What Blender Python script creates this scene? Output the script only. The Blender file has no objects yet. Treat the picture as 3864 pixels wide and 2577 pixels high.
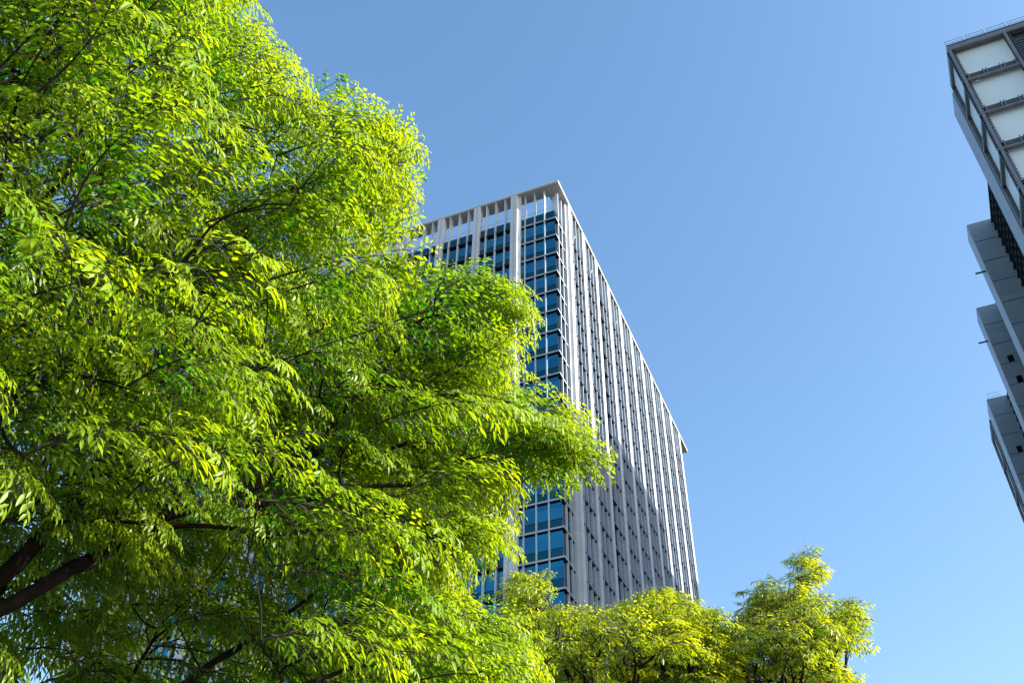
import bpy, bmesh, math, random
import numpy as np
from mathutils import Matrix, Vector
rad = math.radians
S = bpy.context.scene
C = S.collection
rng = np.random.default_rng(11)
random.seed(5)

# ------------------------------------------------------------------ camera
FPX, PITCH, ROLL = 3804.5, 42.852, 0.936
CAMZ = 1.6
th, rr = rad(PITCH), rad(ROLL)
Fw = np.array([0, math.cos(th), math.sin(th)])
Up0 = np.array([0, -math.sin(th), math.cos(th)])
Rt0 = np.array([1.0, 0, 0])
Rt = Rt0 * math.cos(rr) + Up0 * math.sin(rr)
Up = -Rt0 * math.sin(rr) + Up0 * math.cos(rr)
cam_d = bpy.data.cameras.new('camera')
cam = bpy.data.objects.new('camera', cam_d)
C.objects.link(cam)
cam.matrix_world = Matrix(((Rt[0], Up[0], -Fw[0], 0), (Rt[1], Up[1], -Fw[1], 0), (Rt[2], Up[2], -Fw[2], CAMZ), (0, 0, 0, 1)))
cam_d.sensor_width = 36
cam_d.lens = FPX / 3864 * 36
cam_d.clip_start = 0.1
cam_d.clip_end = 6000
S.camera = cam

# ------------------------------------------------------------------ sky and sun
SUN_AZ, SUN_EL = 109.5, 25.4      # azimuth clockwise from +Y
w = bpy.data.worlds.new('World')
S.world = w
w.use_nodes = True
nt = w.node_tree
bg = nt.nodes['Background']
sky = nt.nodes.new('ShaderNodeTexSky')
sky.sky_type = 'NISHITA'
sky.sun_disc = False
sky.sun_elevation = rad(SUN_EL)
sky.sun_rotation = rad(SUN_AZ)
sky.altitude = 0
sky.air_density = 1.2
sky.dust_density = 1.6
sky.ozone_density = 1.0
hs = nt.nodes.new('ShaderNodeHueSaturation')
hs.inputs['Saturation'].default_value = 1.22
nt.links.new(sky.outputs[0], hs.inputs['Color'])
nt.links.new(hs.outputs[0], bg.inputs[0])
bg.inputs[1].default_value = 0.125
sd = bpy.data.lights.new('sun', 'SUN')
sd.energy = 5.0
sd.angle = rad(0.55)
sd.color = (1.0, 0.965, 0.90)
sun = bpy.data.objects.new('sun', sd)
C.objects.link(sun)
sdir = Vector((math.sin(rad(SUN_AZ)) * math.cos(rad(SUN_EL)), math.cos(rad(SUN_AZ)) * math.cos(rad(SUN_EL)), math.sin(rad(SUN_EL))))
sun.rotation_euler = sdir.to_track_quat('Z', 'Y').to_euler()
S.view_settings.view_transform = 'Standard'
S.view_settings.look = 'None'
S.view_settings.exposure = 1.45
S.view_settings.gamma = 1
S.render.engine = 'CYCLES'

# ------------------------------------------------------------------ materials
def mat(name):
    m = bpy.data.materials.new(name)
    m.use_nodes = True
    n = m.node_tree
    return m, n, n.nodes['Principled BSDF']

def N(n, t, **k):
    x = n.nodes.new(t)
    for a, b in k.items():
        setattr(x, a, b)
    return x

def plain(name, col, rough=0.5, metal=0.0, var=0.12, scale=0.8, bump=0.0):
    m, n, p = mat(name)
    p.inputs['Roughness'].default_value = rough
    p.inputs['Metallic'].default_value = metal
    tc = N(n, 'ShaderNodeTexCoord')
    ns = N(n, 'ShaderNodeTexNoise')
    ns.inputs['Scale'].default_value = scale
    ns.inputs['Detail'].default_value = 6
    n.links.new(tc.outputs['Object'], ns.inputs['Vector'])
    cr = N(n, 'ShaderNodeValToRGB')
    cr.color_ramp.elements[0].position = 0.3
    cr.color_ramp.elements[1].position = 0.7
    cr.color_ramp.elements[0].color = [c * (1 - var) for c in col] + [1]
    cr.color_ramp.elements[1].color = [min(1, c * (1 + var)) for c in col] + [1]
    n.links.new(ns.outputs['Fac'], cr.inputs[0])
    n.links.new(cr.outputs[0], p.inputs['Base Color'])
    if bump:
        b = N(n, 'ShaderNodeBump')
        b.inputs['Strength'].default_value = bump
        n.links.new(ns.outputs['Fac'], b.inputs['Height'])
        n.links.new(b.outputs[0], p.inputs['Normal'])
    return m

def panelled(name, col, hz, hx, rough=0.55, joint=0.03, jdark=0.55, var=0.10, z0=0.0):
    """cladding panels: joints every hz metres up and hx metres along, a tone of its own per panel"""
    m, n, p = mat(name)
    p.inputs['Roughness'].default_value = rough
    tc = N(n, 'ShaderNodeTexCoord')
    sp = N(n, 'ShaderNodeSeparateXYZ')
    n.links.new(tc.outputs['Object'], sp.inputs[0])
    def M(op, a, b=None):
        x = N(n, 'ShaderNodeMath', operation=op)
        for i, v in enumerate((a, b)):
            if v is None: continue
            if isinstance(v, (int, float)): x.inputs[i].default_value = v
            else: n.links.new(v, x.inputs[i])
        return x.outputs[0]
    zz = M('DIVIDE', M('ADD', sp.outputs[2], z0), hz)
    hh = M('DIVIDE', M('ADD', sp.outputs[0], sp.outputs[1]), hx)
    jz = M('LESS_THAN', M('FRACT', zz), joint / hz)
    jx = M('LESS_THAN', M('FRACT', hh), joint / hx)
    j = M('MAXIMUM', jz, jx)
    cmb = N(n, 'ShaderNodeCombineXYZ')
    n.links.new(M('FLOOR', zz), cmb.inputs[0])
    n.links.new(M('FLOOR', hh), cmb.inputs[1])
    wn = N(n, 'ShaderNodeTexWhiteNoise', noise_dimensions='3D')
    n.links.new(cmb.outputs[0], wn.inputs['Vector'])
    ns = N(n, 'ShaderNodeTexNoise')
    ns.inputs['Scale'].default_value = 1.3
    ns.inputs['Detail'].default_value = 8
    n.links.new(tc.outputs['Object'], ns.inputs['Vector'])
    v = M('ADD', M('MULTIPLY', wn.outputs['Value'], var), M('MULTIPLY', ns.outputs['Fac'], var))
    v = M('ADD', v, 1 - var)
    v = M('MULTIPLY', v, M('SUBTRACT', 1.0, M('MULTIPLY', j, 1 - jdark)))
    mx = N(n, 'ShaderNodeVectorMath', operation='SCALE')
    mx.inputs[0].default_value = col
    n.links.new(v, mx.inputs['Scale'])
    n.links.new(mx.outputs[0], p.inputs['Base Color'])
    return m

def glass(name, tint, rough=0.03, cell=1.715, var=0.25, floor=4.2, z0=0.0, warp=0.004):
    """coated facade glass: a tinted mirror, slightly uneven, a tone of its own per pane"""
    m, n, p = mat(name)
    p.inputs['Metallic'].default_value = 1.0
    p.inputs['Roughness'].default_value = rough
    tc = N(n, 'ShaderNodeTexCoord')
    sp = N(n, 'ShaderNodeSeparateXYZ')
    n.links.new(tc.outputs['Object'], sp.inputs[0])
    cmb = N(n, 'ShaderNodeCombineXYZ')
    def M(op, a, b=None):
        x = N(n, 'ShaderNodeMath', operation=op)
        for i, v in enumerate((a, b)):
            if v is None: continue
            if isinstance(v, (int, float)): x.inputs[i].default_value = v
            else: n.links.new(v, x.inputs[i])
        return x.outputs[0]
    n.links.new(M('FLOOR', M('DIVIDE', sp.outputs[0], cell)), cmb.inputs[0])
    n.links.new(M('FLOOR', M('DIVIDE', sp.outputs[1], cell)), cmb.inputs[1])
    n.links.new(M('FLOOR', M('DIVIDE', M('ADD', sp.outputs[2], z0), floor)), cmb.inputs[2])
    wn = N(n, 'ShaderNodeTexWhiteNoise', noise_dimensions='3D')
    n.links.new(cmb.outputs[0], wn.inputs['Vector'])
    cr = N(n, 'ShaderNodeValToRGB')
    cr.color_ramp.elements[0].color = [c * (1 - var) for c in tint] + [1]
    cr.color_ramp.elements[1].color = [c * (1 + var) for c in tint] + [1]
    e = cr.color_ramp.elements.new(0.90)
    e.color = [c * (1 + var * 0.4) for c in tint] + [1]
    g = sum(tint) / 3
    cr.color_ramp.elements[2].color = [0.6 * c * 1.1 + 0.4 * g * 1.2 for c in tint] + [1]
    n.links.new(wn.outputs['Value'], cr.inputs[0])
    n.links.new(cr.outputs[0], p.inputs['Base Color'])
    ns = N(n, 'ShaderNodeTexNoise')
    ns.inputs['Scale'].default_value = 0.9
    n.links.new(tc.outputs['Object'], ns.inputs['Vector'])
    b = N(n, 'ShaderNodeBump')
    b.inputs['Strength'].default_value = 0.25
    b.inputs['Distance'].default_value = warp * 10
    n.links.new(ns.outputs['Fac'], b.inputs['Height'])
    n.links.new(b.outputs[0], p.inputs['Normal'])
    return m

M_STONE = panelled('pale_stone_panel', (0.48, 0.50, 0.53), 1.4, 50.0, joint=0.035, jdark=0.72, var=0.10)
M_FIN = plain('pale_painted_metal', (0.40, 0.46, 0.53), 0.42, 0.0, 0.05)
M_SOFFIT = plain('roof_soffit_panel', (0.40, 0.39, 0.37), 0.6, 0.0, 0.06)
M_ROOFEDGE = plain('roof_edge_metal', (0.66, 0.66, 0.64), 0.4, 0.0, 0.04)
M_LEDGE = plain('grey_ledge_metal', (0.40, 0.41, 0.43), 0.45, 0.2, 0.06)
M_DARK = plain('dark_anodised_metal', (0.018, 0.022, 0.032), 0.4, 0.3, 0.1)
M_VISION = glass('blue_vision_glass', (0.038, 0.23, 0.32), var=0.28, z0=-1.4)
M_SPAN = glass('teal_spandrel_glass', (0.020, 0.105, 0.115), rough=0.12, var=0.12, z0=-1.4)
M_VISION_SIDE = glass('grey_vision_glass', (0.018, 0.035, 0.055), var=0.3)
M_TAN = plain('taupe_louvre_panel', (0.20, 0.17, 0.15), 0.6, 0.0, 0.08)
M_CORE = plain('dark_interior', (0.02, 0.023, 0.028), 0.8, 0.0, 0.1)
M_PALE = plain('frosted_glass_panel', (0.62, 0.72, 0.76), 0.25, 0.0, 0.05, scale=0.12)
M_STEEL = plain('grey_painted_steel', (0.15, 0.17, 0.19), 0.5, 0.3, 0.15)
M_STEELD = plain('dark_painted_steel', (0.045, 0.055, 0.065), 0.55, 0.3, 0.2)
M_CONC = panelled('grey_concrete_panel', (0.20, 0.235, 0.27), 1.19, 60.0, joint=0.06, jdark=0.75, var=0.14)
M_CONCS = plain('smooth_grey_cladding', (0.25, 0.31, 0.38), 0.45, 0.0, 0.06, scale=0.15)
M_TEAL = glass('dark_teal_glass', (0.03, 0.19, 0.22), rough=0.08, var=0.3, cell=1.6, floor=1.8)

# ------------------------------------------------------------------ mesh helpers
class MB:
    """collects boxes, bars and tubes, builds them as one mesh object"""
    def __init__(s): s.v = []; s.f = []
    def box(s, x0, x1, y0, y1, z0, z1):
        if x0 > x1: x0, x1 = x1, x0
        if y0 > y1: y0, y1 = y1, y0
        b = len(s.v)
        s.v += [(x0, y0, z0), (x1, y0, z0), (x1, y1, z0), (x0, y1, z0), (x0, y0, z1), (x1, y0, z1), (x1, y1, z1), (x0, y1, z1)]
        s.f += [(b, b + 3, b + 2, b + 1), (b + 4, b + 5, b + 6, b + 7), (b, b + 1, b + 5, b + 4), (b + 1, b + 2, b + 6, b + 5), (b + 2, b + 3, b + 7, b + 6), (b + 3, b, b + 4, b + 7)]
        return s
    def tube(s, p, q, r, n=8):
        p, q = Vector(p), Vector(q)
        d = (q - p).normalized()
        a = d.orthogonal().normalized(); c = d.cross(a)
        b = len(s.v)
        for e in (p, q):
            for i in range(n):
                t = 2 * math.pi * i / n
                s.v.append(tuple(e + (a * math.cos(t) + c * math.sin(t)) * r))
        for i in range(n):
            j = (i + 1) % n
            s.f.append((b + i, b + j, b + n + j, b + n + i))
        s.f.append(tuple(b + i for i in reversed(range(n)))); s.f.append(tuple(b + n + i for i in range(n)))
        return s
    def build(s, name, m, parent=None, bevel=0):
        me = bpy.data.meshes.new(name)
        me.from_pydata(s.v, [], s.f)
        me.update()
        o = bpy.data.objects.new(name, me)
        C.objects.link(o)
        me.materials.append(m)
        if parent is not None: o.parent = parent
        return o

def tag(o, label=None, cat=None, group=None, kind=None):
    if label: o['label'] = label
    if cat: o['category'] = cat
    if group: o['group'] = group
    if kind: o['kind'] = kind
    return o

def thing(name, label, cat, loc, rz=0.0, group=None):
    o = bpy.data.objects.new(name, None)
    o.empty_display_size = 0.5
    C.objects.link(o)
    o.location = loc
    o.rotation_euler = (0, 0, rz)
    return tag(o, label, cat, group)

# ------------------------------------------------------------------ ground
g = MB().box(-900, 900, -900, 900, -0.5, 0.0)
M_GROUND = panelled('grey_paving', (0.12, 0.12, 0.12), 1.0, 0.6, joint=0.01)
tag(g.build('ground', M_GROUND), kind='structure')

# ------------------------------------------------------------------ office tower
YAW = rad(23.297)
TX, TY = 6.656, 107.158
Z0 = 126.8 + CAMZ        # underside of the topmost band
FH = 4.2
ROOF = Z0 + 8.465        # roof plate top
GT = Z0 + 2.3            # glass parapet top
BAY = 6.859
MOD = BAY / 4
XS, YS = -76.3, 79.2     # far ends of the two facades (glass)
tower = thing('office_tower', 'tall pale office tower with blue glass corner and thin flat roof behind the trees', 'office tower', (TX, TY, 0), -YAW)
# local x points out of the right-hand facade, y recedes along it
MB().box(XS + 0.4, -0.12, 0.12, YS - 0.4, 0, GT - 0.05).build('core', M_CORE, tower)

lcols = [6.87 + BAY * k for k in range(11)]      # distance from the corner, left facade
rcols = [4.67 + BAY * k for k in range(11)]      # right facade
def column_front(s, first=False):                # left facade, faces -y
    m = MB()
    x = -s
    m.box(x - 0.60, x - 0.03, -1.0, 0.1, 0, ROOF - 0.42)
    m.box(x + 0.05, x + 0.60, -1.0, 0.1, 0, ROOF - 0.42)
    m.box(x - 0.03, x + 0.05, -0.88, 0.1, 0, ROOF - 0.42)
    if first:
        m.box(x + 0.60, x + 1.0, -0.5, 0.1, 0, ROOF - 0.42)
    m.build('column', M_STONE, tower)
for k, s in enumerate(lcols): column_front(s, k == 0)
def column_side(t, first=False):                 # right facade, faces +x
    m = MB()
    m.box(-0.1, 1.09, t - 0.62, t + 0.62, 0, ROOF - 0.42)
    if first:
        m.box(-0.1, 0.56, t - 1.0, t - 0.62, 0, ROOF - 0.42)
    m.build('column', M_STONE, tower)
for k, t in enumerate(rcols): column_side(t, k == 0)
for t in rcols: MB().box(XS - 1.0, XS + 0.1, t - 0.6, t + 0.6, 0, ROOF - 0.42).build('column', M_STONE, tower)
for s in lcols: MB().box(-s - 0.6, -s + 0.6, YS - 0.1, YS + 1.0, 0, ROOF - 0.42).build('column', M_STONE, tower)

# roof plate: a ring carried on the columns, open in the middle
X1, Y0r = 1.157, -1.055
X0r, Y1r = XS - 1.3, 80.45
RW = 2.5
for nm, zz0, zz1, mm, g_ in (('roof_plate', ROOF - 0.14, ROOF, M_ROOFEDGE, 0.0), ('roof_soffit', ROOF - 0.42, ROOF - 0.14, M_SOFFIT, 0.06)):
    m = MB()
    m.box(X0r + g_, X1 - g_, Y0r + g_, Y0r + RW, zz0, zz1)
    m.box(X1 - RW, X1 - g_, Y0r + RW, Y1r - RW, zz0, zz1)
    m.box(X0r + g_, X1 - g_, Y1r - RW, Y1r - g_, zz0, zz1)
    m.box(X0r + g_, X0r + RW, Y0r + RW, Y1r - RW, zz0, zz1)
    m.build(nm, mm, tower)

# fins
def fin_front(x, yf, yb, wd, yin):
    MB().box(x - wd / 2, x + wd / 2, yf, yb, 0, GT).box(x - wd / 2, x + wd / 2, yf, yin, GT, ROOF - 0.42).build('fin', M_FIN, tower)
def fin_side(y, xf, xb, wd, xin):
    MB().box(xb, xf, y - wd / 2, y + wd / 2, 0, GT).box(xin, xf, y - wd / 2, y + wd / 2, GT, ROOF - 0.42).build('fin', M_FIN, tower)
YG, XG = -0.35, 0.52       # glass planes of the regular bays
for k in (1, 2, 3): fin_front(-MOD * k - 0.02, -0.26, 0.0, 0.17, 0.42)
for b in range(10):
    for q in (1, 2, 3):
        fin_front(-(lcols[b] + q * MOD), -0.88, YG, 0.17, 0.2)
for t in (1.1, 2.75): fin_side(t, 0.27, 0.0, 0.20, -0.3)
for b in range(10):
    for q in (1, 2, 3):
        if b == 2 and q == 1: continue
        fin_side(rcols[b] + q * MOD, 0.92, XG, 0.15, 0.1)

# floor bands: one ledge per floor, light round the corner bay, dark between the other fins
NF = int(Z0 / FH) + 1
for k in range(NF):
    z = Z0 - k * FH
    m = MB()
    m.box(-5.86, 0.0, -0.30, 0.0, z, z + 0.24)
    m.box(0.0, 0.30, -0.30, 3.65, z, z + 0.24)
    m.build('corner_ledge', M_LEDGE, tower)
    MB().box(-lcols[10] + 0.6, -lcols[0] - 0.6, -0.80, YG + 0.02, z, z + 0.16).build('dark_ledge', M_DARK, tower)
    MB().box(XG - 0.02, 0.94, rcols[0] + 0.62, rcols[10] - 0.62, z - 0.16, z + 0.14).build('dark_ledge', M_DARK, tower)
    MB().box(-5.86, 0.0, -0.26, 0.0, z - 0.05, z - 0.002).box(0.0, 0.26, -0.26, 3.65, z - 0.05, z - 0.002).build('ledge_shade', M_DARK, tower)  # dark slab that puts the shade under the corner ledge into colour

# windows and spandrels
VH = 2.55
def mods_front():
    L = []
    e = [0.0] + [MOD * k + 0.02 for k in (1, 2, 3)] + [5.87]
    for i in range(4): L.append((-e[i + 1] + 0.03, -e[i] - (0.03 if i else 0), 0.0, 0, i))
    for b in range(10):
        e = [lcols[b] + 0.6] + [lcols[b] + q * MOD for q in (1, 2, 3)] + [lcols[b + 1] - 0.6]
        for i in range(4): L.append((-e[i + 1] + 0.03, -e[i] - 0.03, YG, b + 1, i))
    return L
def mods_side():
    L = []
    e = [0.0, 1.1, 2.75, 3.66]
    for i in range(3): L.append((e[i] + (0.03 if i else 0), e[i + 1] - 0.03, 0.0, 0, i))
    for b in range(10):
        e = [rcols[b] + 0.62] + [rcols[b] + q * MOD for q in (1, 2, 3)] + [rcols[b + 1] - 0.62]
        for i in range(4): L.append((e[i] + 0.03, e[i + 1] - 0.03, XG, b + 1, i))
    return L
rest = MB(); sprest = MB(); nwin = 0; nsp = 0
MF, MS = mods_front(), mods_side()
def in_view(b, i, k):
    if b == 0: return k <= 16 
    if b == 1: return k in (0, 1, 2, 14, 15, 16) or (k in (3, 4) and i == 0)
    return False
for k in range(NF):
    zt = Z0 - k * FH - 0.05
    zb = max(0.2, zt - VH)
    for (xa, xb, yy, b, i) in MF:
        if zt - zb > 0.5:
            q = MB() if in_view(b, i, k) and nwin < 100 else rest
            q.box(xa, xb, yy, yy + 0.05, zb, zt)
            if q is not rest:
                wd_ = q.build('window', M_VISION, tower); nwin += 1
        sp = MB() if in_view(b, i, k) and nsp < 96 else sprest
        sp.box(xa, xb, yy + 0.004, yy + 0.05, max(0.1, Z0 - (k + 1) * FH + 0.02), zb - 0.07)
        if sp is not sprest: sp.build('spandrel_panel', M_SPAN, tower); nsp += 1
        if k == 0:
            sp = MB() if b == 0 else sprest
            sp.box(xa, xb, yy + 0.004, yy + 0.05, Z0 + 0.01, GT)
            if b == 0: sp.build('spandrel_panel', M_SPAN, tower)
    z_a, z_b = zb - 0.068, zb - 0.002
    MB().box(-5.86, 0.03, -0.03, 0.04, z_a, z_b).box(-0.04, 0.03, 0.04, 3.65, z_a, z_b).build('transom', M_DARK, tower)
    MB().box(-lcols[10] + 0.6, -lcols[0] - 0.6, YG - 0.03, YG + 0.04, z_a, z_b).build('transom', M_DARK, tower)
    MB().box(XG - 0.04, XG + 0.03, rcols[0] + 0.62, rcols[10] - 0.62, z_a, z_b).build('transom', M_DARK, tower)
sprest.build('spandrel_panels', M_SPAN, tower)['kind'] = 'stuff'
o = rest.build('windows', M_VISION, tower); o['kind'] = 'stuff'
side = MB(); tan = MB(); wide = MB()
for (ya, yb, xx, b, i) in MS:
    if b == 3 and i == 0:
        tan.box(xx - 0.05, xx + 0.12, ya, yb, 0, GT)
        continue
    for k in range(NF):
        zt = Z0 - k * FH - 0.05
        side.box(xx - 0.05, xx, ya, yb, max(0.1, zt - VH), zt)
        wide.box(xx - 0.05, xx - 0.004, ya, yb, max(0.05, Z0 - (k + 1) * FH + 0.02), max(0.08, zt - VH - 0.07))
    wide.box(xx - 0.05, xx - 0.004, ya, yb, Z0 + 0.01, GT)
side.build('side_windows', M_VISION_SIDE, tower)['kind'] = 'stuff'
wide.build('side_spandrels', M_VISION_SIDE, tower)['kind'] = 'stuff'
tan.build('louvre_panel', M_TAN, tower)
# parapet walkway rails in the open crown of the tower
MB().box(-5.86, -0.2, 0.1, 0.14, GT + 0.95, GT + 1.0).build('parapet_rail', M_LEDGE, tower)
MB().box(-lcols[10] + 0.6, -lcols[0] - 0.6, YG + 0.1, YG + 0.14, GT + 0.95, GT + 1.0).build('parapet_rail', M_LEDGE, tower)
MB().box(-0.95, -0.35, 1.45, 2.0, GT - 0.1, ROOF - 0.42).build('corner_post', M_FIN, tower)
# window cleaning davits on the side facade
m = MB()
for (t, k) in ((rcols[0] + MOD, 0.3), (rcols[1] + 2 * MOD, 0.2), (rcols[3] + 2 * MOD, 0.3), (rcols[5] + 2 * MOD, 0.3), (rcols[7] + 2 * MOD, 0.3), (rcols[9] + 2 * MOD, 0.3)):
    z = GT - k; m = MB()
    m.tube((0.9, t + 0.5, z), (1.1, t + 0.5, z + 0.5), 0.05).box(0.9, 1.12, t + 0.35, t + 0.65, z + 0.45, z + 0.62)
    m.build('davit', M_FIN, tower)
# red beacon on the parapet corner
MB().box(-0.55, -0.35, 0.1, 0.3, GT, GT + 0.22).build('beacon', plain('red_beacon', (0.5, 0.02, 0.02), 0.4), tower)

# ------------------------------------------------------------------ building on the right edge
K = 1.2
s_ = np.array([-math.cos(YAW), math.sin(YAW), 0]); t_ = np.array([math.sin(YAW), math.cos(YAW), 0])
bo = s_ * (-20.2 * K) + t_ * (72.8 * K)
RZ = 100 * K + CAMZ
FL = 5.95 * K
rb = thing('office_building', 'grey building with stacked pale glass bays and projecting concrete fins at the right edge', 'office building', (bo[0], bo[1], 0), -YAW)
tl = lambda t: t * K - 72.8 * K          # absolute t at unit height -> local y
IN = 3.55                                 # how far the dark glass lies behind the left face
MB().box(IN + 0.15, 62, 0.9, tl(149), 0, RZ - 0.3).build('core', M_CORE, rb)
def bay_box(ya, yb, nfl, label_front):
    """framed glass bay: pale panels, steel posts, walkway beams"""
    d = yb - ya
    zt = RZ - 0.75
    for k in range(nfl):
        z1 = zt - k * FL
        z0 = max(z1 - FL, 0)
        if label_front:
            for q in range(3):
                x0 = q * 6.85
                mm = M_PALE if not (k == 0 and q == 1) else M_STEELD
                MB().box(x0 + 0.35, x0 + 6.75, ya + 0.75, ya + 0.85, z0 + 0.1, z1 - 0.1).build('glass_panel', mm, rb)
        MB().box(0.32, 0.42, ya + (0.95 if label_front else 0.2), yb - 0.9, z0 + 0.1, z1 - 0.1).build('glass_panel', M_PALE, rb)
    nb = min(nfl, 20)
    for k in range(nb):
        z = zt - k * FL
        m = MB()
        if label_front:
            xr = 20.5
            if k:
                m.tube((-0.25, ya + 0.12, z - 0.25), (xr, ya + 0.12, z - 0.25), 0.23, 12)
            else:
                m.box(-0.02, xr, ya - 0.02, ya + 0.7, z - 0.35, z + 0.72)
                m.tube((-0.1, ya + 0.0, z - 0.3), (xr, ya + 0.0, z - 0.3), 0.22, 12)
        m.box(-0.1 if k else -0.04, 0.32, ya + 0.3, yb - 0.3, z - 0.35, z + (0.1 if k else 0.72))
        m.build('beam', M_STEEL, rb)
        if k and label_front:
            for q in range(3):
                MB().box(q * 6.85 + 0.55, q * 6.85 + 6.6, ya + 0.15, ya + 0.75, z + 0.18, z + 0.95).build('walkway', M_STEELD, rb)
            for q in range(3):
                for xx in (0.75, 2.55, 2.95, 4.6, 5.0, 6.4):
                    x = q * 6.85 + xx
                    if k < 6: MB().box(x - 0.07, x + 0.07, ya + 0.02, ya + 0.16, z + 0.02, z + 1.12).build('bracket', M_STEEL, rb)
    # posts
    for x in ((0.12, 6.85, 13.7) if label_front else (0.12,)):
        MB().box(x - 0.16, x + 0.16, ya - 0.22, ya + 0.12 if label_front else ya + 0.4, 0, zt + 0.1).build('post', M_STEEL, rb)
    MB().box(-0.05, 0.55, yb - 0.3, yb, 0, RZ - 0.1).build('post', M_STEEL, rb)
    # rack of short rungs beside the corner post
    m = MB()
    m.box(0.3, 0.5, ya + 0.25, ya + 0.45, 0, zt)
    z = zt - 0.5
    while z > 30:
        m.box(-0.18, 0.3, ya + 0.5, ya + 0.68, z, z + 0.16)
        if label_front: m.box(0.42, 0.66, ya + 0.05, ya + 0.2, z, z + 0.12)
        z -= 0.42
    m.box(-0.2, -0.08, ya + 0.45, ya + 0.72, 30, zt)
    m.build('cable_ladder', M_STEELD, rb)
    if label_front:
        m = MB().box(7.35, 7.45, ya + 0.1, ya + 0.2, 30, zt); z = zt - 0.5
        while z > 30:
            m.box(7.08, 7.36, ya + 0.1, ya + 0.24, z, z + 0.16); z -= 0.42
        m.build('cable_ladder', M_STEELD, rb)
bay_box(0.0, tl(78.25), 15, True)
bay_box(tl(144.1), tl(149.3), 12, False)
m = MB().box(0.0, 21.0, -0.05, tl(78.4), RZ - 0.1, RZ + 0.12); m.build('roof_slab', M_STEELD, rb)
m = MB().box(0.0, 6.0, tl(144.1) - 0.05, tl(149.3), RZ - 0.1, RZ + 0.12); m.build('roof_slab', M_STEELD, rb)
m = MB().box(9.0, 9.2, 0.60, 0.72, RZ - 7.2, RZ - 1.9)
for i in range(10): m.box(7.6, 13.2, 0.62, 0.70, RZ - 7.1 + i * 0.5, RZ - 6.98 + i * 0.5)
m.build('louvre', M_STEEL, rb)
# recess, then the smooth clad strip
MB().box(0.9, 3.0, tl(78.25), tl(79.2), 0, RZ - 0.4).build('recess', M_STEELD, rb)
MB().box(0.1, 0.25, tl(78.25) + 0.35, tl(78.25) + 0.5, 0, RZ - 0.5).build('downpipe', M_STEEL, rb)
MB().box(0.05, IN + 0.3, tl(79.2), tl(82.5), 0, RZ).build('clad_strip', M_CONCS, rb)
# dark ribbed glass between the projecting walls
def wing(ya, yb, zt=RZ):
    m = MB().box(0.03, IN + 0.3, ya, yb, 0, zt)
    o = m.build('wing_wall', M_CONC, rb)
    MB().box(-0.05, 0.03, ya + 0.02, yb - 0.02, 0, zt - 0.02).build('side_cladding', M_CONCS, rb)
    return o
W = [(100.56, 103.5), (116.9, 119.9), (138.4, 142.2)]
for a, b in W: wing(tl(a), tl(b))
def ribbed(ya, yb):
    m = MB().box(IN, IN + 0.1, ya, yb, 0, RZ - 0.6); m.build('glass_wall', M_TEAL, rb)
    m = MB(); z = RZ - 0.9
    while z > 0:
        m.box(IN - 0.26, IN, ya + 0.02, yb - 0.02, z, z + 0.09); z -= 1.75
    n = int((yb - ya) / 1.6)
    for i in range(1, n): m.box(IN - 0.12, IN, ya + i * 1.6 - 0.03, ya + i * 1.6 + 0.03, 0, RZ - 0.7)
    m.build('rib_grid', M_STEELD, rb)
ribbed(tl(82.5), tl(100.56)); ribbed(tl(103.5), tl(116.9)); ribbed(tl(119.9), tl(138.4))
m = MB()   # floor joints standing slightly proud of the wing walls' fronts
for a, b in W:
    z = RZ - 4.1
    while z > 4:
        m = MB(); m.box(0.06, IN - 0.3, tl(a) - 0.03, tl(a) - 0.001, z, z + 0.10); z -= 4.3
        m.build('joint_strip', M_STEELD, rb)
# small windows in the second and third wing walls
for wi, (xa, zs) in ((1, (1.8, [RZ - 11.9 - 4.3 * i for i in range(16)])), (2, (2.0, [RZ - 11.9 - 4.3 * i for i in range(12)]))):
    for z in zs:
        fr = MB(); ya = tl(W[wi][0])
        fr.box(xa - 0.42, xa + 0.42, ya - 0.06, ya - 0.002, z - 0.65, z + 0.65)
        f = fr.build('window', M_TEAL, rb)
# short brackets sticking out of the wing walls
for a, dz in ((101.2, 9.5), (118.3, 6.0), (118.3, 40.0)):
    MB().box(-1.5, -0.05, tl(a), tl(a) + 0.2, RZ - dz - 0.1, RZ - dz + 0.1).build('bracket', M_STEELD, rb)
# roof guard rails
def rail(x0, x1, y, z, step=2.6, h=1.1):
    m = MB().tube((x0, y, z + 0.03), (x1, y, z + 0.03), 0.03, 5); x = x0
    while x < x1 - 0.4:
        e = min(x + step - 0.35, x1)
        for (p, q) in (((x, z), (x, z + h)), ((x, z + h), (e, z + h)), ((e, z + h), (e, z)), ((x, z + h * 0.5), (e, z + h * 0.5))):
            m.tube((p[0], y, p[1]), (q[0], y, q[1]), 0.035, 5)
        x += step
    m.build('guard_rail', M_STEEL, rb)
rail(0.05, 20, 0.15, RZ + 0.1)
rail(0.35, 2.6, tl(138.8), RZ, 2.5, 1.5)
rail(0.2, 1.2, tl(144.6), RZ + 0.1, 1.0, 1.1)
# unseen blocks, added and sized to step the shadow edge on the tower
PH = (95.0 + 4.0 - (RZ - CAMZ)) + (59.4 + 16) * math.tan(rad(SUN_EL))
MB().box(16, 40, 41, 69, RZ - 0.35, RZ + PH).build('roof_shadow_block', M_CONCS, rb)
MB().box(16, 60, 89.5, 112, 0, RZ + PH).build('rear_shadow_block', M_CONCS, rb)

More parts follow.
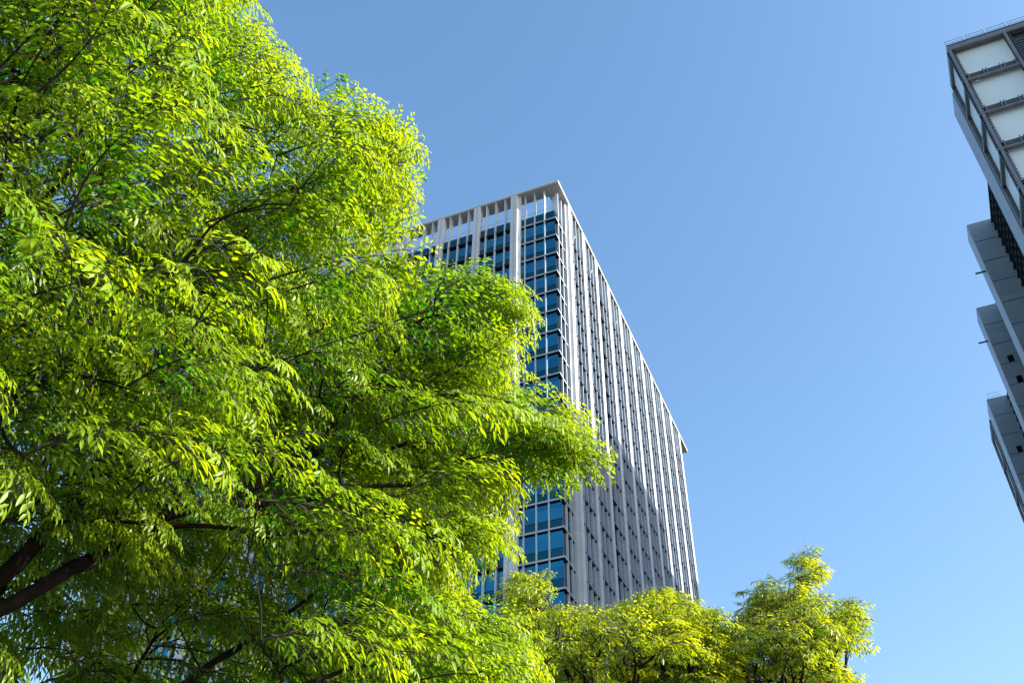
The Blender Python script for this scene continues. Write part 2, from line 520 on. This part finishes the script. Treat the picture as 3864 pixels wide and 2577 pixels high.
# ------------------------------------------------------------------ trees
def at(x, y, d):
    """point at distance d seen at photo position (x, y), 2351 px wide"""
    x, y = x * 3864 / 2351, y * 2577 / 1568
    v = Fw * FPX + Rt * (x - 1932) - Up * (y - 1288.5)
    return v / np.linalg.norm(v) * d + np.array([0, 0, CAMZ])

def leaf_material(name, ca, cb, ta, tb, mixf=0.5):
    m, n, p = mat(name)
    at_ = N(n, 'ShaderNodeAttribute', attribute_name='tint')
    def ramp(a, b):
        cr = N(n, 'ShaderNodeValToRGB')
        cr.color_ramp.elements[0].color = list(a) + [1]
        cr.color_ramp.elements[1].color = list(b) + [1]
        n.links.new(at_.outputs['Fac'], cr.inputs[0])
        return cr.outputs[0]
    n.links.new(ramp(ca, cb), p.inputs['Base Color'])
    p.inputs['Roughness'].default_value = 0.42
    p.inputs['Specular IOR Level'].default_value = 0.45
    tr = N(n, 'ShaderNodeBsdfTranslucent')
    n.links.new(ramp(ta, tb), tr.inputs[0])
    mx = N(n, 'ShaderNodeMixShader')
    mx.inputs[0].default_value = mixf
    n.links.new(p.outputs[0], mx.inputs[1])
    n.links.new(tr.outputs[0], mx.inputs[2])
    n.links.new(mx.outputs[0], n.nodes['Material Output'].inputs[0])
    return m

M_BARK = plain('dark_grey_bark', (0.013, 0.010, 0.009), 0.85, 0.0, 0.45, scale=14, bump=0.6)
M_BARK.node_tree.nodes['Principled BSDF'].inputs['Specular IOR Level'].default_value = 0.12
M_TWIG = plain('brown_twig', (0.018, 0.012, 0.008), 0.8, 0.0, 0.2)

LEAF_T = np.array([(0, 1, 2), (0, 2, 5), (1, 3, 4), (1, 4, 2), (2, 4, 6), (2, 6, 5), (3, 7, 4), (4, 7, 6)])
def leaves(P, D, Nn, L, Wd, rg):
    """P base, D direction, Nn blade normal, L length: returns verts (n,8,3)"""
    D = D / np.linalg.norm(D, axis=1)[:, None]
    Sd = np.cross(D, Nn); Sd /= np.linalg.norm(Sd, axis=1)[:, None] + 1e-9
    Nn = np.cross(Sd, D)
    L = L[:, None]; W2 = L * Wd
    fold = 0.30 * W2
    curl = rg.uniform(0.02, 0.16, (len(P), 1)) * L
    b = P
    v = np.stack([b,
        b + D * L * 0.28 + Sd * W2 * 0.86 + Nn * fold,
        b + D * L * 0.30,
        b + D * L * 0.62 + Sd * W2 * 0.78 + Nn * (fold - curl * 0.35),
        b + D * L * 0.64 - Nn * curl * 0.4,
        b + D * L * 0.28 - Sd * W2 * 0.86 + Nn * fold,
        b + D * L * 0.62 - Sd * W2 * 0.78 + Nn * (fold - curl * 0.35),
        b + D * L - Nn * curl * 1.2], axis=1)
    return v

def spray_template(rg, length, nside, leaf_len, droop, spacing):
    """an arching branchlet with alternate side twigs hung with leaves; +x outward, z up"""
    P, D, Nn, Ls = [], [], [], []
    segs = []
    bend = rg.uniform(-0.25, 0.25)
    def pt(u): return np.array([length * (u - 0.10 * droop * u * u), bend * length * u * u, length * (0.16 * u - droop * u * u * 0.62)])
    def hang(base, tdir, lng, n, up):
        last = base
        d = tdir / np.linalg.norm(tdir)
        p = base.copy()
        sgn = rg.choice([-1, 1])
        for i in range(n):
            stp = lng / n
            d = d + np.array([0, 0, -0.10 * droop]); d /= np.linalg.norm(d)
            p = p + d * stp
            side = np.cross(d, up); side /= np.linalg.norm(side) + 1e-9
            sgn = -sgn
            f = 0.62 + 0.42 * math.sin(math.pi * min(1, (i + 1.2) / (n + 0.3)))
            dd = d * 0.70 + side * sgn * 0.60 + np.array([0, 0, -0.55]) + rg.normal(0, 0.09, 3)
            if i == n - 1: dd = d + np.array([0, 0, -0.35]) + rg.normal(0, 0.1, 3)
            nn = up + side * sgn * rg.normal(0.15, 0.2) + rg.normal(0, 0.16, 3)
            P.append(p.copy()); D.append(dd); Nn.append(nn); Ls.append(leaf_len * f * rg.uniform(0.65, 1.2))
        segs.append((base, (base + p) / 2 + np.array([0, 0, 0.01 * lng]), 0.0022)); segs.append(((base + p) / 2 + np.array([0, 0, 0.01 * lng]), p, 0.0016))
    M = 5
    for i in range(M): segs.append((pt(i / M), pt((i + 1) / M), 0.0045 * (1 - 0.6 * i / M)))
    sg = 1
    for i in range(nside):
        u = 0.10 + 0.82 * i / nside + rg.uniform(-0.02, 0.02)
        tan = pt(u + 0.02) - pt(u - 0.02); tan /= np.linalg.norm(tan)
        up = np.array([0, 0, 1.0]) - tan * tan[2]; up /= np.linalg.norm(up)
        sd = np.cross(up, tan) * sg; sg = -sg
        ang = rg.uniform(0.65, 1.0)
        d = tan * math.cos(ang) + sd * math.sin(ang) + up * rg.uniform(-0.05, 0.3)
        l = length * (0.50 * math.sin(math.pi * (0.25 + 0.62 * u))) * rg.uniform(0.75, 1.15)
        hang(pt(u), d, l, max(3, int(l / spacing)), up)
    tan = pt(1.0) - pt(0.9)
    hang(pt(0.9), tan, length * 0.25, max(3, int(length * 0.25 / spacing)), np.array([0.4, 0, 1.0]))
    P, D, Nn, Ls = map(np.array, (P, D, Nn, Ls))
    V = leaves(P, D, Nn, Ls, 0.158, rg).reshape(-1, 3)
    nl = len(P)
    T = (LEAF_T[None] + (np.arange(nl) * 8)[:, None, None]).reshape(-1, 3)
    tv, tt = [], []
    for (a, b, r) in segs:
        d = b - a; d = d / (np.linalg.norm(d) + 1e-9)
        s1 = np.cross(d, [0.3, 0.5, 0.81]); s1 /= np.linalg.norm(s1); s2 = np.cross(d, s1)
        o = len(tv)
        for e in (a, b):
            for k in range(3):
                t = 2 * math.pi * k / 3
                tv.append(e + (s1 * math.cos(t) + s2 * math.sin(t)) * r)
        for k in range(3):
            j = (k + 1) % 3
            tt += [(o + k, o + j, o + 3 + j), (o + k, o + 3 + j, o + 3 + k)]
    tv = np.array(tv); tt = np.array(tt) + len(V)
    return dict(V=np.vstack([V, tv]), T=np.vstack([T, tt]), nl=nl, nleafT=len(T))

def join_templates(parts):
    """leaves of all parts first, then their twigs"""
    LV, TV, LT, TT = [], [], [], []
    for V, T, nl, nlt in parts: LV.append(V[:nl * 8])
    o = 0; nL = sum(len(v) for v in LV); ot = nL
    for V, T, nl, nlt in parts:
        LT.append(T[:nlt] + o); o += nl * 8
        TV.append(V[nl * 8:]); TT.append(T[nlt:] - nl * 8 + ot); ot += len(V) - nl * 8
    return dict(V=np.vstack(LV + TV), T=np.vstack(LT + TT), nl=nL // 8, nleafT=sum(len(t) for t in LT))

def rot(az, pit, rol):
    ca, sa, cp, sp_, cr_, sr = math.cos(az), math.sin(az), math.cos(pit), math.sin(pit), math.cos(rol), math.sin(rol)
    return np.array([[ca, -sa, 0], [sa, ca, 0], [0, 0, 1]]) @ np.array([[cp, 0, -sp_], [0, 1, 0], [sp_, 0, cp]]) @ np.array([[1, 0, 0], [0, cr_, -sr], [0, sr, cr_]])

def bough_template(rg, B, sprays, n):
    """a layered plume: an arching bough of length B with sprays on both sides and at its tip"""
    droop = rg.uniform(0.35, 0.75); bend = rg.uniform(-0.2, 0.2)
    f = lambda u: np.array([B * (u - 0.08 * u * u), bend * B * u * u, B * (0.22 * u - droop * 0.62 * u * u)])
    parts = []; sg = 1
    for i in range(n):
        u = 0.08 + 0.92 * i / (n - 1)
        t = sprays[rg.integers(len(sprays))]
        tan = f(u + .02) - f(u - .02)
        pitch = math.atan2(tan[2], math.hypot(tan[0], tan[1]))
        last = i == n - 1
        az = math.atan2(tan[1], tan[0]) + (0 if last else sg * rg.uniform(0.45, 0.95)); sg = -sg
        sc = (1.0 - 0.35 * abs(u - 0.45)) * rg.uniform(0.8, 1.1)
        Mx = rot(az, pitch * 0.8 + rg.normal(0.08, 0.12), rg.normal(0, 0.2)) * sc
        V = t['V'] @ Mx.T + f(u) + rg.normal(0, 0.01, 3)
        parts.append((V, t['T'], t['nl'], t['nleafT']))
    tv = []; tt = []; M = 6
    for i in range(M):
        a_, b_ = f(i / M), f((i + 1) / M); d = (b_ - a_) / np.linalg.norm(b_ - a_)
        s1 = np.cross(d, [0.1, 0.2, 0.97]); s1 /= np.linalg.norm(s1); s2 = np.cross(d, s1); o = len(tv)
        for e, r in ((a_, 0.008 * (1 - 0.75 * i / M)), (b_, 0.008 * (1 - 0.75 * (i + 1) / M))):
            for k in range(4): tv.append(e + (s1 * math.cos(k * math.pi / 2) + s2 * math.sin(k * math.pi / 2)) * r)
        for k in range(4):
            j = (k + 1) % 4; tt += [(o + k, o + j, o + 4 + j), (o + k, o + 4 + j, o + 4 + k)]
    parts.append((np.array(tv), np.array(tt), 0, 0))
    t = join_templates(parts)
    lb = t['V'][:t['nl'] * 8:8]
    t['age'] = np.clip((lb[:, 0] / (B + 0.25)) * 0.8 + np.abs(lb[:, 1]) / B * 0.55, 0, 1.15)
    t['tip'] = f(1.0) + (f(1.0) - f(0.9)) / np.linalg.norm(f(1.0) - f(0.9)) * 0.30; t['mid'] = f(0.5)
    return t

def tri_mesh(name, V, T, mats, mi=None, tint=None, smooth=False, parent=None):
    me = bpy.data.meshes.new(name)
    me.vertices.add(len(V)); me.vertices.foreach_set('co', V.astype(np.float32).ravel())
    me.loops.add(len(T) * 3); me.loops.foreach_set('vertex_index', T.astype(np.int32).ravel())
    me.polygons.add(len(T)); me.polygons.foreach_set('loop_start', (np.arange(len(T)) * 3).astype(np.int32))
    for m in mats: me.materials.append(m)
    if mi is not None: me.polygons.foreach_set('material_index', mi.astype(np.int32))
    if smooth: me.polygons.foreach_set('use_smooth', np.ones(len(T), bool))
    me.update(calc_edges=True)
    if tint is not None:
        a = me.attributes.new('tint', 'FLOAT', 'POINT'); a.data.foreach_set('value', tint.astype(np.float32))
    o = bpy.data.objects.new(name, me); C.objects.link(o)
    if parent is not None: o.parent = parent
    return o

def limb_mesh(paths, origin):
    """paths: list of (points (n,3), radii (n,)); tapered tubes"""
    Vs, Ts = [], []; o = 0
    for P, Rr in paths:
        P = np.asarray(P); n = len(P)
        k = 14 if Rr[0] > 0.10 else (9 if Rr[0] > 0.03 else 5)
        tn = np.gradient(P, axis=0); tn /= np.linalg.norm(tn, axis=1)[:, None] + 1e-9
        a = np.cross(tn[0], [0.31, 0.2, 0.93]); a /= np.linalg.norm(a)
        ring = []
        ph = rng.uniform(0, 6, 3)
        for i in range(n):
            a = a - tn[i] * (a @ tn[i]); a /= np.linalg.norm(a); b = np.cross(tn[i], a)
            t = np.arange(k) * 2 * math.pi / k
            rr_ = Rr[i] * (1 + 0.09 * np.sin(2 * t + ph[0] + i * 0.5) + 0.06 * np.sin(3 * t + ph[1] + i * 0.9) + (0.05 * rng.normal(size=k) if Rr[i] > 0.03 else 0))
            ring.append(P[i] + np.outer(np.cos(t) * rr_, a) + np.outer(np.sin(t) * rr_, b))
        Vs.append(np.vstack(ring))
        i0 = (np.arange(n - 1)[:, None] * k + np.arange(k)[None]); i1 = (np.arange(n - 1)[:, None] * k + (np.arange(k)[None] + 1) % k)
        q = np.stack([i0, i1, i1 + k, i0 + k], -1).reshape(-1, 4) + o
        Ts.append(np.vstack([q[:, [0, 1, 2]], q[:, [0, 2, 3]]]))
        o += n * k
    return np.vstack(Vs) - origin, np.vstack(Ts)

def inside(poly, x, y):
    px, py = poly[:, 0], poly[:, 1]
    r = np.zeros(len(x), bool); j = len(poly) - 1
    for i in range(len(poly)):
        c = ((py[i] > y) != (py[j] > y)) & (x < (px[j] - px[i]) * (y - py[i]) / (py[j] - py[i] + 1e-12) + px[i])
        r ^= c; j = i
    return r
def edge_dist(poly, x, y):
    d = np.full(len(x), 1e9)
    for i in range(len(poly)):
        a, b = poly[i - 1], poly[i]
        ab = b - a; t = np.clip(((x - a[0]) * ab[0] + (y - a[1]) * ab[1]) / (ab @ ab), 0, 1)
        d = np.minimum(d, np.hypot(x - a[0] - t * ab[0], y - a[1] - t * ab[1]))
    return d

def grow(targets, base, base_dir, levels_r, jit, rg):
    """branch skeleton from the base to every target: clusters are halved again and again"""
    paths = []; ends = []
    def curve(a, da, b, r0, r1, wob):
        L = np.linalg.norm(b - a)
        n = max(3, int(L / 0.16) + 2)
        u = np.linspace(0, 1, n)[:, None]
        c = a + da * L * 0.30
        P = (1 - u) ** 2 * a + 2 * u * (1 - u) * c + u ** 2 * b
        w_ = np.sin(u * math.pi) * wob * L
        P = P + w_ * rg.normal(0, 1, 3) * 0.5 + np.sin(u * 2 * math.pi) * wob * 0.5 * L * rg.normal(0, 1, 3)
        de = P[-1] - P[-2]; de = de / (np.linalg.norm(de) + 1e-9)
        return P, np.linspace(r0, r1, n), de
    def rad_(n): return levels_r * (n ** 0.47) 
    def rec(T, p, d, depth):
        n = len(T)
        if n == 1:
            P, Rr, de = curve(p, d, T[0], rad_(1), rad_(1) * 0.6, 0.025)
            paths.append((P, Rr)); ends.append((T[0], de)); return
        c = T.mean(0)
        f = (0.10 if depth == 0 else 0.34) if n > 60 else 0.45
        q = p + (c - p) * f + rg.normal(0, jit, 3) * min(0.5, np.linalg.norm(c - p))
        P, Rr, de = curve(p, d, q, rad_(n), rad_(n) * 0.86, 0.03)
        paths.append((P, Rr))
        k = 5 if depth == 0 else (3 if (n > 30 and rg.random() < 0.4) else 2)
        X = T - q; X = X / (np.linalg.norm(X, axis=1)[:, None] + 1e-9) * (2.5 if depth == 0 else 1.2) + (T - c) * (0.2 if depth == 0 else 0.5)
        cen = X[rg.choice(n, k, replace=False)]
        for _ in range(8):
            lab = ((X[:, None] - cen[None]) ** 2).sum(2).argmin(1)
            cen = np.array([X[lab == i].mean(0) if (lab == i).any() else X[rg.integers(n)] for i in range(k)])
        lab = ((X[:, None] - cen[None]) ** 2).sum(2).argmin(1)
        if (lab == 0).all(): lab[: n // 2] = 1
        for i in range(k):
            if (lab == i).any(): rec(T[lab == i], q, de, depth + 1)
    rec(targets, base, base_dir, 0)
    return paths, ends

def poisson(P, r):
    """thin a cloud so no two points lie closer than r"""
    keep = []; grid = {}
    for i, p in enumerate(P):
        c = tuple((p // r).astype(int)); ok = True
        for dx in (-1, 0, 1):
            for dy in (-1, 0, 1):
                for dz in (-1, 0, 1):
                    for j in grid.get((c[0] + dx, c[1] + dy, c[2] + dz), ()):
                        if ((P[j] - p) ** 2).sum() < r * r: ok = False; break
                    if not ok: break
                if not ok: break
            if not ok: break
        if ok: keep.append(i); grid.setdefault(c, []).append(i)
    return P[keep]

def lumps(P, rg, n, size):
    """smooth 3-d noise from a sum of random waves"""
    v = np.zeros(len(P))
    for _ in range(n):
        k = rg.normal(0, 1, 3); k = k / np.linalg.norm(k) * 2 * math.pi / (size * rg.uniform(0.6, 1.6))
        v += np.sin(P @ k + rg.uniform(0, 7))
    return v / math.sqrt(n)

def project(P):
    """photo position (2351 px wide) of world points"""
    Q = P - np.array([0, 0, CAMZ]); dz = Q @ Fw
    return (1932 + FPX * (Q @ Rt) / dz) * 2351 / 3864, (1288.5 - FPX * (Q @ Up) / dz) * 1568 / 2577

def make_tree(name, label, poly, near, far, rim, ncloud, spacing, base, fork, tdir, r1, spray, bough, nspray, leafm, seed, void=0.9, extra=(), relief=0.3, thin=None):
    rg = np.random.default_rng(seed)
    poly = np.array(poly, float)
    base, fork = np.array(base, float), np.array(fork, float)
    sprays = [spray_template(rg, **{**spray, 'length': spray['length'] * rg.uniform(0.8, 1.2)}) for _ in range(12)]
    temps = [bough_template(rg, bough * rg.uniform(0.75, 1.25), sprays, nspray + int(rg.integers(-1, 2))) for _ in range(24)]
    lo, hi = poly.min(0), poly.max(0)
    x = rg.uniform(lo[0], hi[0], ncloud); y = rg.uniform(lo[1], hi[1], ncloud)
    k = inside(poly, x, y); x, y = x[k], y[k]
    e = edge_dist(poly, x, y)
    th_ = np.sqrt(1 - (1 - np.clip(e / rim, 0, 1)) ** 2)
    n0, f0 = near(x, y), far(x, y)
    n0 = n0 + relief * lumps(np.stack([x / 190, y / 150, 0 * x], 1), rg, 7, 1.0)
    mid = n0 + (f0 - n0) * 0.45
    d = mid + (f0 - n0) / 2 * np.clip(th_, 0.2, 1) * rg.uniform(-0.9, 1.1, len(x))
    keep = rg.random(len(x)) < (d / f0.max()) ** 2
    x, y, d = x[keep], y[keep], d[keep]
    P = np.array([at(a, b, c) for a, b, c in zip(x, y, d)])
    P = P[lumps(P, rg, 9, 1.7) > -void]
    P = poisson(P, spacing)
    if thin is not None: P = P[rg.random(len(P)) > thin(*project(P))]
    if len(extra): P = np.vstack([np.array([at(*q) for q in extra]), P])
    # orient a bough at every point; slide it back inside the crown where its tip would poke out
    items = []
    for p in P:
        t = temps[rg.integers(24)]
        out = p - fork; out[2] = 0; out /= np.linalg.norm(out) + 1e-9
        az = math.atan2(out[1], out[0]) + rg.normal(0, 0.32)
        elev = (p[2] - fork[2]) / (np.linalg.norm((p - fork)[:2]) + 0.5)
        sc = rg.uniform(0.8, 1.15)
        Mx = rot(az, rg.normal(0.02, 0.16) + 0.18 * min(elev, 2) * 0.6, rg.normal(0, 0.22)) * sc
        loose = rg.random() < 0.55
        for _ in range(14):
            b0 = p - Mx @ t['mid']
            q = np.array([b0, b0 + Mx @ t['tip'], p, b0 + Mx @ (t['tip'] * 0.8 + np.array([0, 0.22, -.05])), b0 + Mx @ (t['tip'] * 0.8 + np.array([0, -0.22, -.05]))])
            px, py = project(q)
            if inside(poly, px, py)[:3 if loose else 5].all(): items.append((b0, Mx, t)); break
            Mx = Mx * 0.975
            p = p - (Mx @ np.array([1.0, 0, -0.2])) * 0.05
    B0 = np.array([i[0] for i in items])
    paths, ends = grow(B0, fork, np.array(tdir) / np.linalg.norm(tdir), r1, 0.06, rg)
    rt_ = paths[0][1][0]
    u = np.linspace(0, 1, 14)[:, None]
    tp = base + (fork - base) * u + np.sin(u * 3.1) * np.array([0.08, 0.05, 0])
    paths.insert(0, (tp, rt_ * (1.0 + 0.35 * np.exp(-u[:, 0] * 7))))
    root = thing(name, label, 'tree', tuple(base), 0)
    V, T = limb_mesh(paths, base)
    tri_mesh('trunk', V, T, [M_BARK], smooth=True, parent=root)
    Vs, Ts, Ms, Ti = [], [], [], []; o = 0
    for (b0, Mx, t) in items:
        Vs.append((t['V'] @ Mx.T + (b0 - base)).astype(np.float32)); Ts.append(t['T'] + o); o += len(t['V'])
        mi = np.zeros(len(t['T']), int); mi[t['nleafT']:] = 1; Ms.append(mi)
        tl_ = np.clip((rg.beta(2, 2) - 0.5) * 0.5 + (rg.random(t['nl']) - 0.5) * 0.35 + t['age'] ** 1.3 * 0.95 + 0.03, 0, 1)
        Ti.append(np.concatenate([np.repeat(tl_, 8), np.zeros(len(t['V']) - 8 * t['nl'])]))
    tri_mesh('crown', np.vstack(Vs), np.vstack(Ts), [leafm, M_TWIG], np.concatenate(Ms), np.concatenate(Ti), parent=root)
    print(name, 'boughs', len(items), 'verts', o, 'r', rt_)
    return root

LEAF_A = leaf_material('fresh_green_leaf', (0.036, 0.135, 0.004), (0.19, 0.28, 0.006), (0.06, 0.28, 0.002), (0.66, 0.78, 0.003), 0.43)
LEAF_B = leaf_material('yellow_green_leaf', (0.08, 0.16, 0.005), (0.25, 0.31, 0.008), (0.18, 0.36, 0.003), (0.76, 0.78, 0.005), 0.45)
LEAF_C = leaf_material('green_leaf', (0.045, 0.13, 0.005), (0.22, 0.28, 0.008), (0.09, 0.27, 0.003), (0.76, 0.74, 0.005), 0.43)

big = [(-520, -330), (560, -330), (590, -60), (606, 45), (650, 80), (690, 125), (735, 190), (765, 245), (830, 262), (905, 262), (945, 300), (990, 322), (965, 375), (992, 462), (940, 530),
       (905, 575), (985, 570), (1078, 566), (1030, 615), (1110, 622), (1175, 662), (1258, 705), (1215, 790), (1195, 885), (1120, 935), (1275, 925), (1350, 962), (1408, 1048),
       (1300, 1080), (1240, 1110), (1135, 1135), (1215, 1145), (1135, 1195), (1207, 1245), (1110, 1300), (1105, 1345), (1050, 1350), (1090, 1385), (1150, 1440), (1240, 1490), (1290, 1600), (1330, 1900), (-520, 1900)]
EXA = [(1375, 1042, 7.2), (1345, 1010, 7.1), (1345, 1052, 7.3), (1310, 985, 7.1), (1245, 706, 7.6), (1060, 580, 7.8), (1240, 755, 7.5), (1200, 1245, 7.1), (1215, 1150, 7.2), (995, 460, 7.8), (975, 330, 7.9), (1235, 1490, 6.8), (1290, 1010, 7.1), (1300, 1055, 7.3), (1230, 1000, 7.2), (1220, 1050, 7.4), (1240, 700, 7.6), (1200, 680, 7.5), (1230, 730, 7.6), (1060, 560, 7.8), (1010, 565, 7.7), (1190, 1160, 7.2), (1180, 1235, 7.1), (1140, 1240, 7.2),
       (1200, 850, 7.5), (960, 340, 7.9), (980, 440, 7.8), (600, 60, 7.0), (1090, 1310, 7.0), (1170, 1480, 6.8), (1120, 1430, 6.9), (720, 190, 7.4), (905, 275, 7.8),
       (120, 40, 6.2), (90, 230, 6.1), (300, 260, 6.2), (380, 280, 6.3), (60, 860, 6.1), (140, 880, 6.1), (330, 980, 6.3), (390, 1020, 6.3), (240, 1180, 6.5), (200, 1130, 6.4), (460, 900, 6.4), (760, 640, 6.0)]
low = lambda x, y: np.clip((y - 1020) / 300, 0, 1) * np.clip((720 - x) / 350, 0, 1)
nearA = lambda x, y: 5.9 + 1.5 * np.clip(x / 1300, -0.2, 1.2) + 2.0 * low(x, y) - 0.7 * np.clip((y - 1000) / 500, 0, 1) * np.clip((x - 400) / 300, 0, 1)
farA = lambda x, y: 9.4 + 0.6 * low(x, y)
make_tree('zelkova_tree', 'large broad tree with bright green drooping leaves and dark limbs filling the left side', big, nearA, farA, 300, 60000, 0.385,
          (-4.75, 4.9, 0), (-4.55, 5.1, 2.5), (0.5, 0.15, 0.85), 0.0062, dict(length=0.42, nside=6, leaf_len=0.091, droop=0.9, spacing=0.029), 0.80, 9, LEAF_A, 3, void=0.50, relief=0.85, extra=EXA, thin=lambda x, y: 0.16 * low(x, y) + 0.02)
midt = [(1120, 1480), (1155, 1400), (1165, 1330), (1195, 1298), (1262, 1330), (1262, 1385), (1330, 1400), (1400, 1392), (1455, 1362), (1540, 1356), (1600, 1388), (1660, 1400), (1680, 1440), (1720, 1600), (1720, 1900), (1050, 1900), (1080, 1600)]
make_tree('zelkova_tree', 'smaller yellow green tree at the foot of the tower between the two darker trees', midt, lambda x, y: 11.5 + 0 * x, lambda x, y: 15.5 + 0 * x, 120, 40000, 0.29,
          (1.4, 12.6, 0), (1.4, 12.6, 2.6), (0.05, 0, 1), 0.0095, dict(length=0.36, nside=6, leaf_len=0.092, droop=0.6, spacing=0.034), 0.38, 5, LEAF_B, 8, void=0.6, relief=0.8, extra=[(1197, 1318, 13), (1215, 1330, 13), (1190, 1340, 13), (1195, 1325, 13), (1200, 1350, 13), (1235, 1340, 13), (1195, 1375, 13.2), (1470, 1375, 13), (1545, 1368, 13.2), (1640, 1400, 13.4)])
rt3 = [(1600, 1500), (1660, 1430), (1715, 1390), (1735, 1342), (1775, 1338), (1790, 1372), (1818, 1352), (1808, 1275), (1840, 1258), (1885, 1290), (1905, 1330), (1872, 1352), (1878, 1392), (1908, 1398), (1928, 1355), (1955, 1390), (1985, 1408), (1988, 1475), (1945, 1500), (1945, 1540), (1990, 1570), (2010, 1900), (1560, 1900), (1580, 1650)]
make_tree('zelkova_tree', 'green tree with a wispy tall shoot against open sky, rightmost of the trees', rt3, lambda x, y: 12.0 + 0 * x, lambda x, y: 15.8 + 0 * x, 110, 50000, 0.26,
          (3.9, 13.4, 0), (3.9, 13.4, 2.4), (0.02, 0, 1), 0.0075, dict(length=0.32, nside=6, leaf_len=0.090, droop=0.7, spacing=0.033), 0.30, 5, LEAF_C, 21, void=0.5, relief=0.8, extra=[(1845, 1280, 13.5), (1875, 1305, 13.5), (1830, 1300, 13.5), (1890, 1325, 13.6), (1830, 1330, 13.5), (1750, 1350, 13.6), (1940, 1370, 13.8), (1925, 1400, 13.8), (1960, 1450, 13.8), (1900, 1430, 13.6), (1960, 1412, 13.8), (1955, 1470, 13.8), (1720, 1390, 13.6), (1950, 1440, 13.8)])
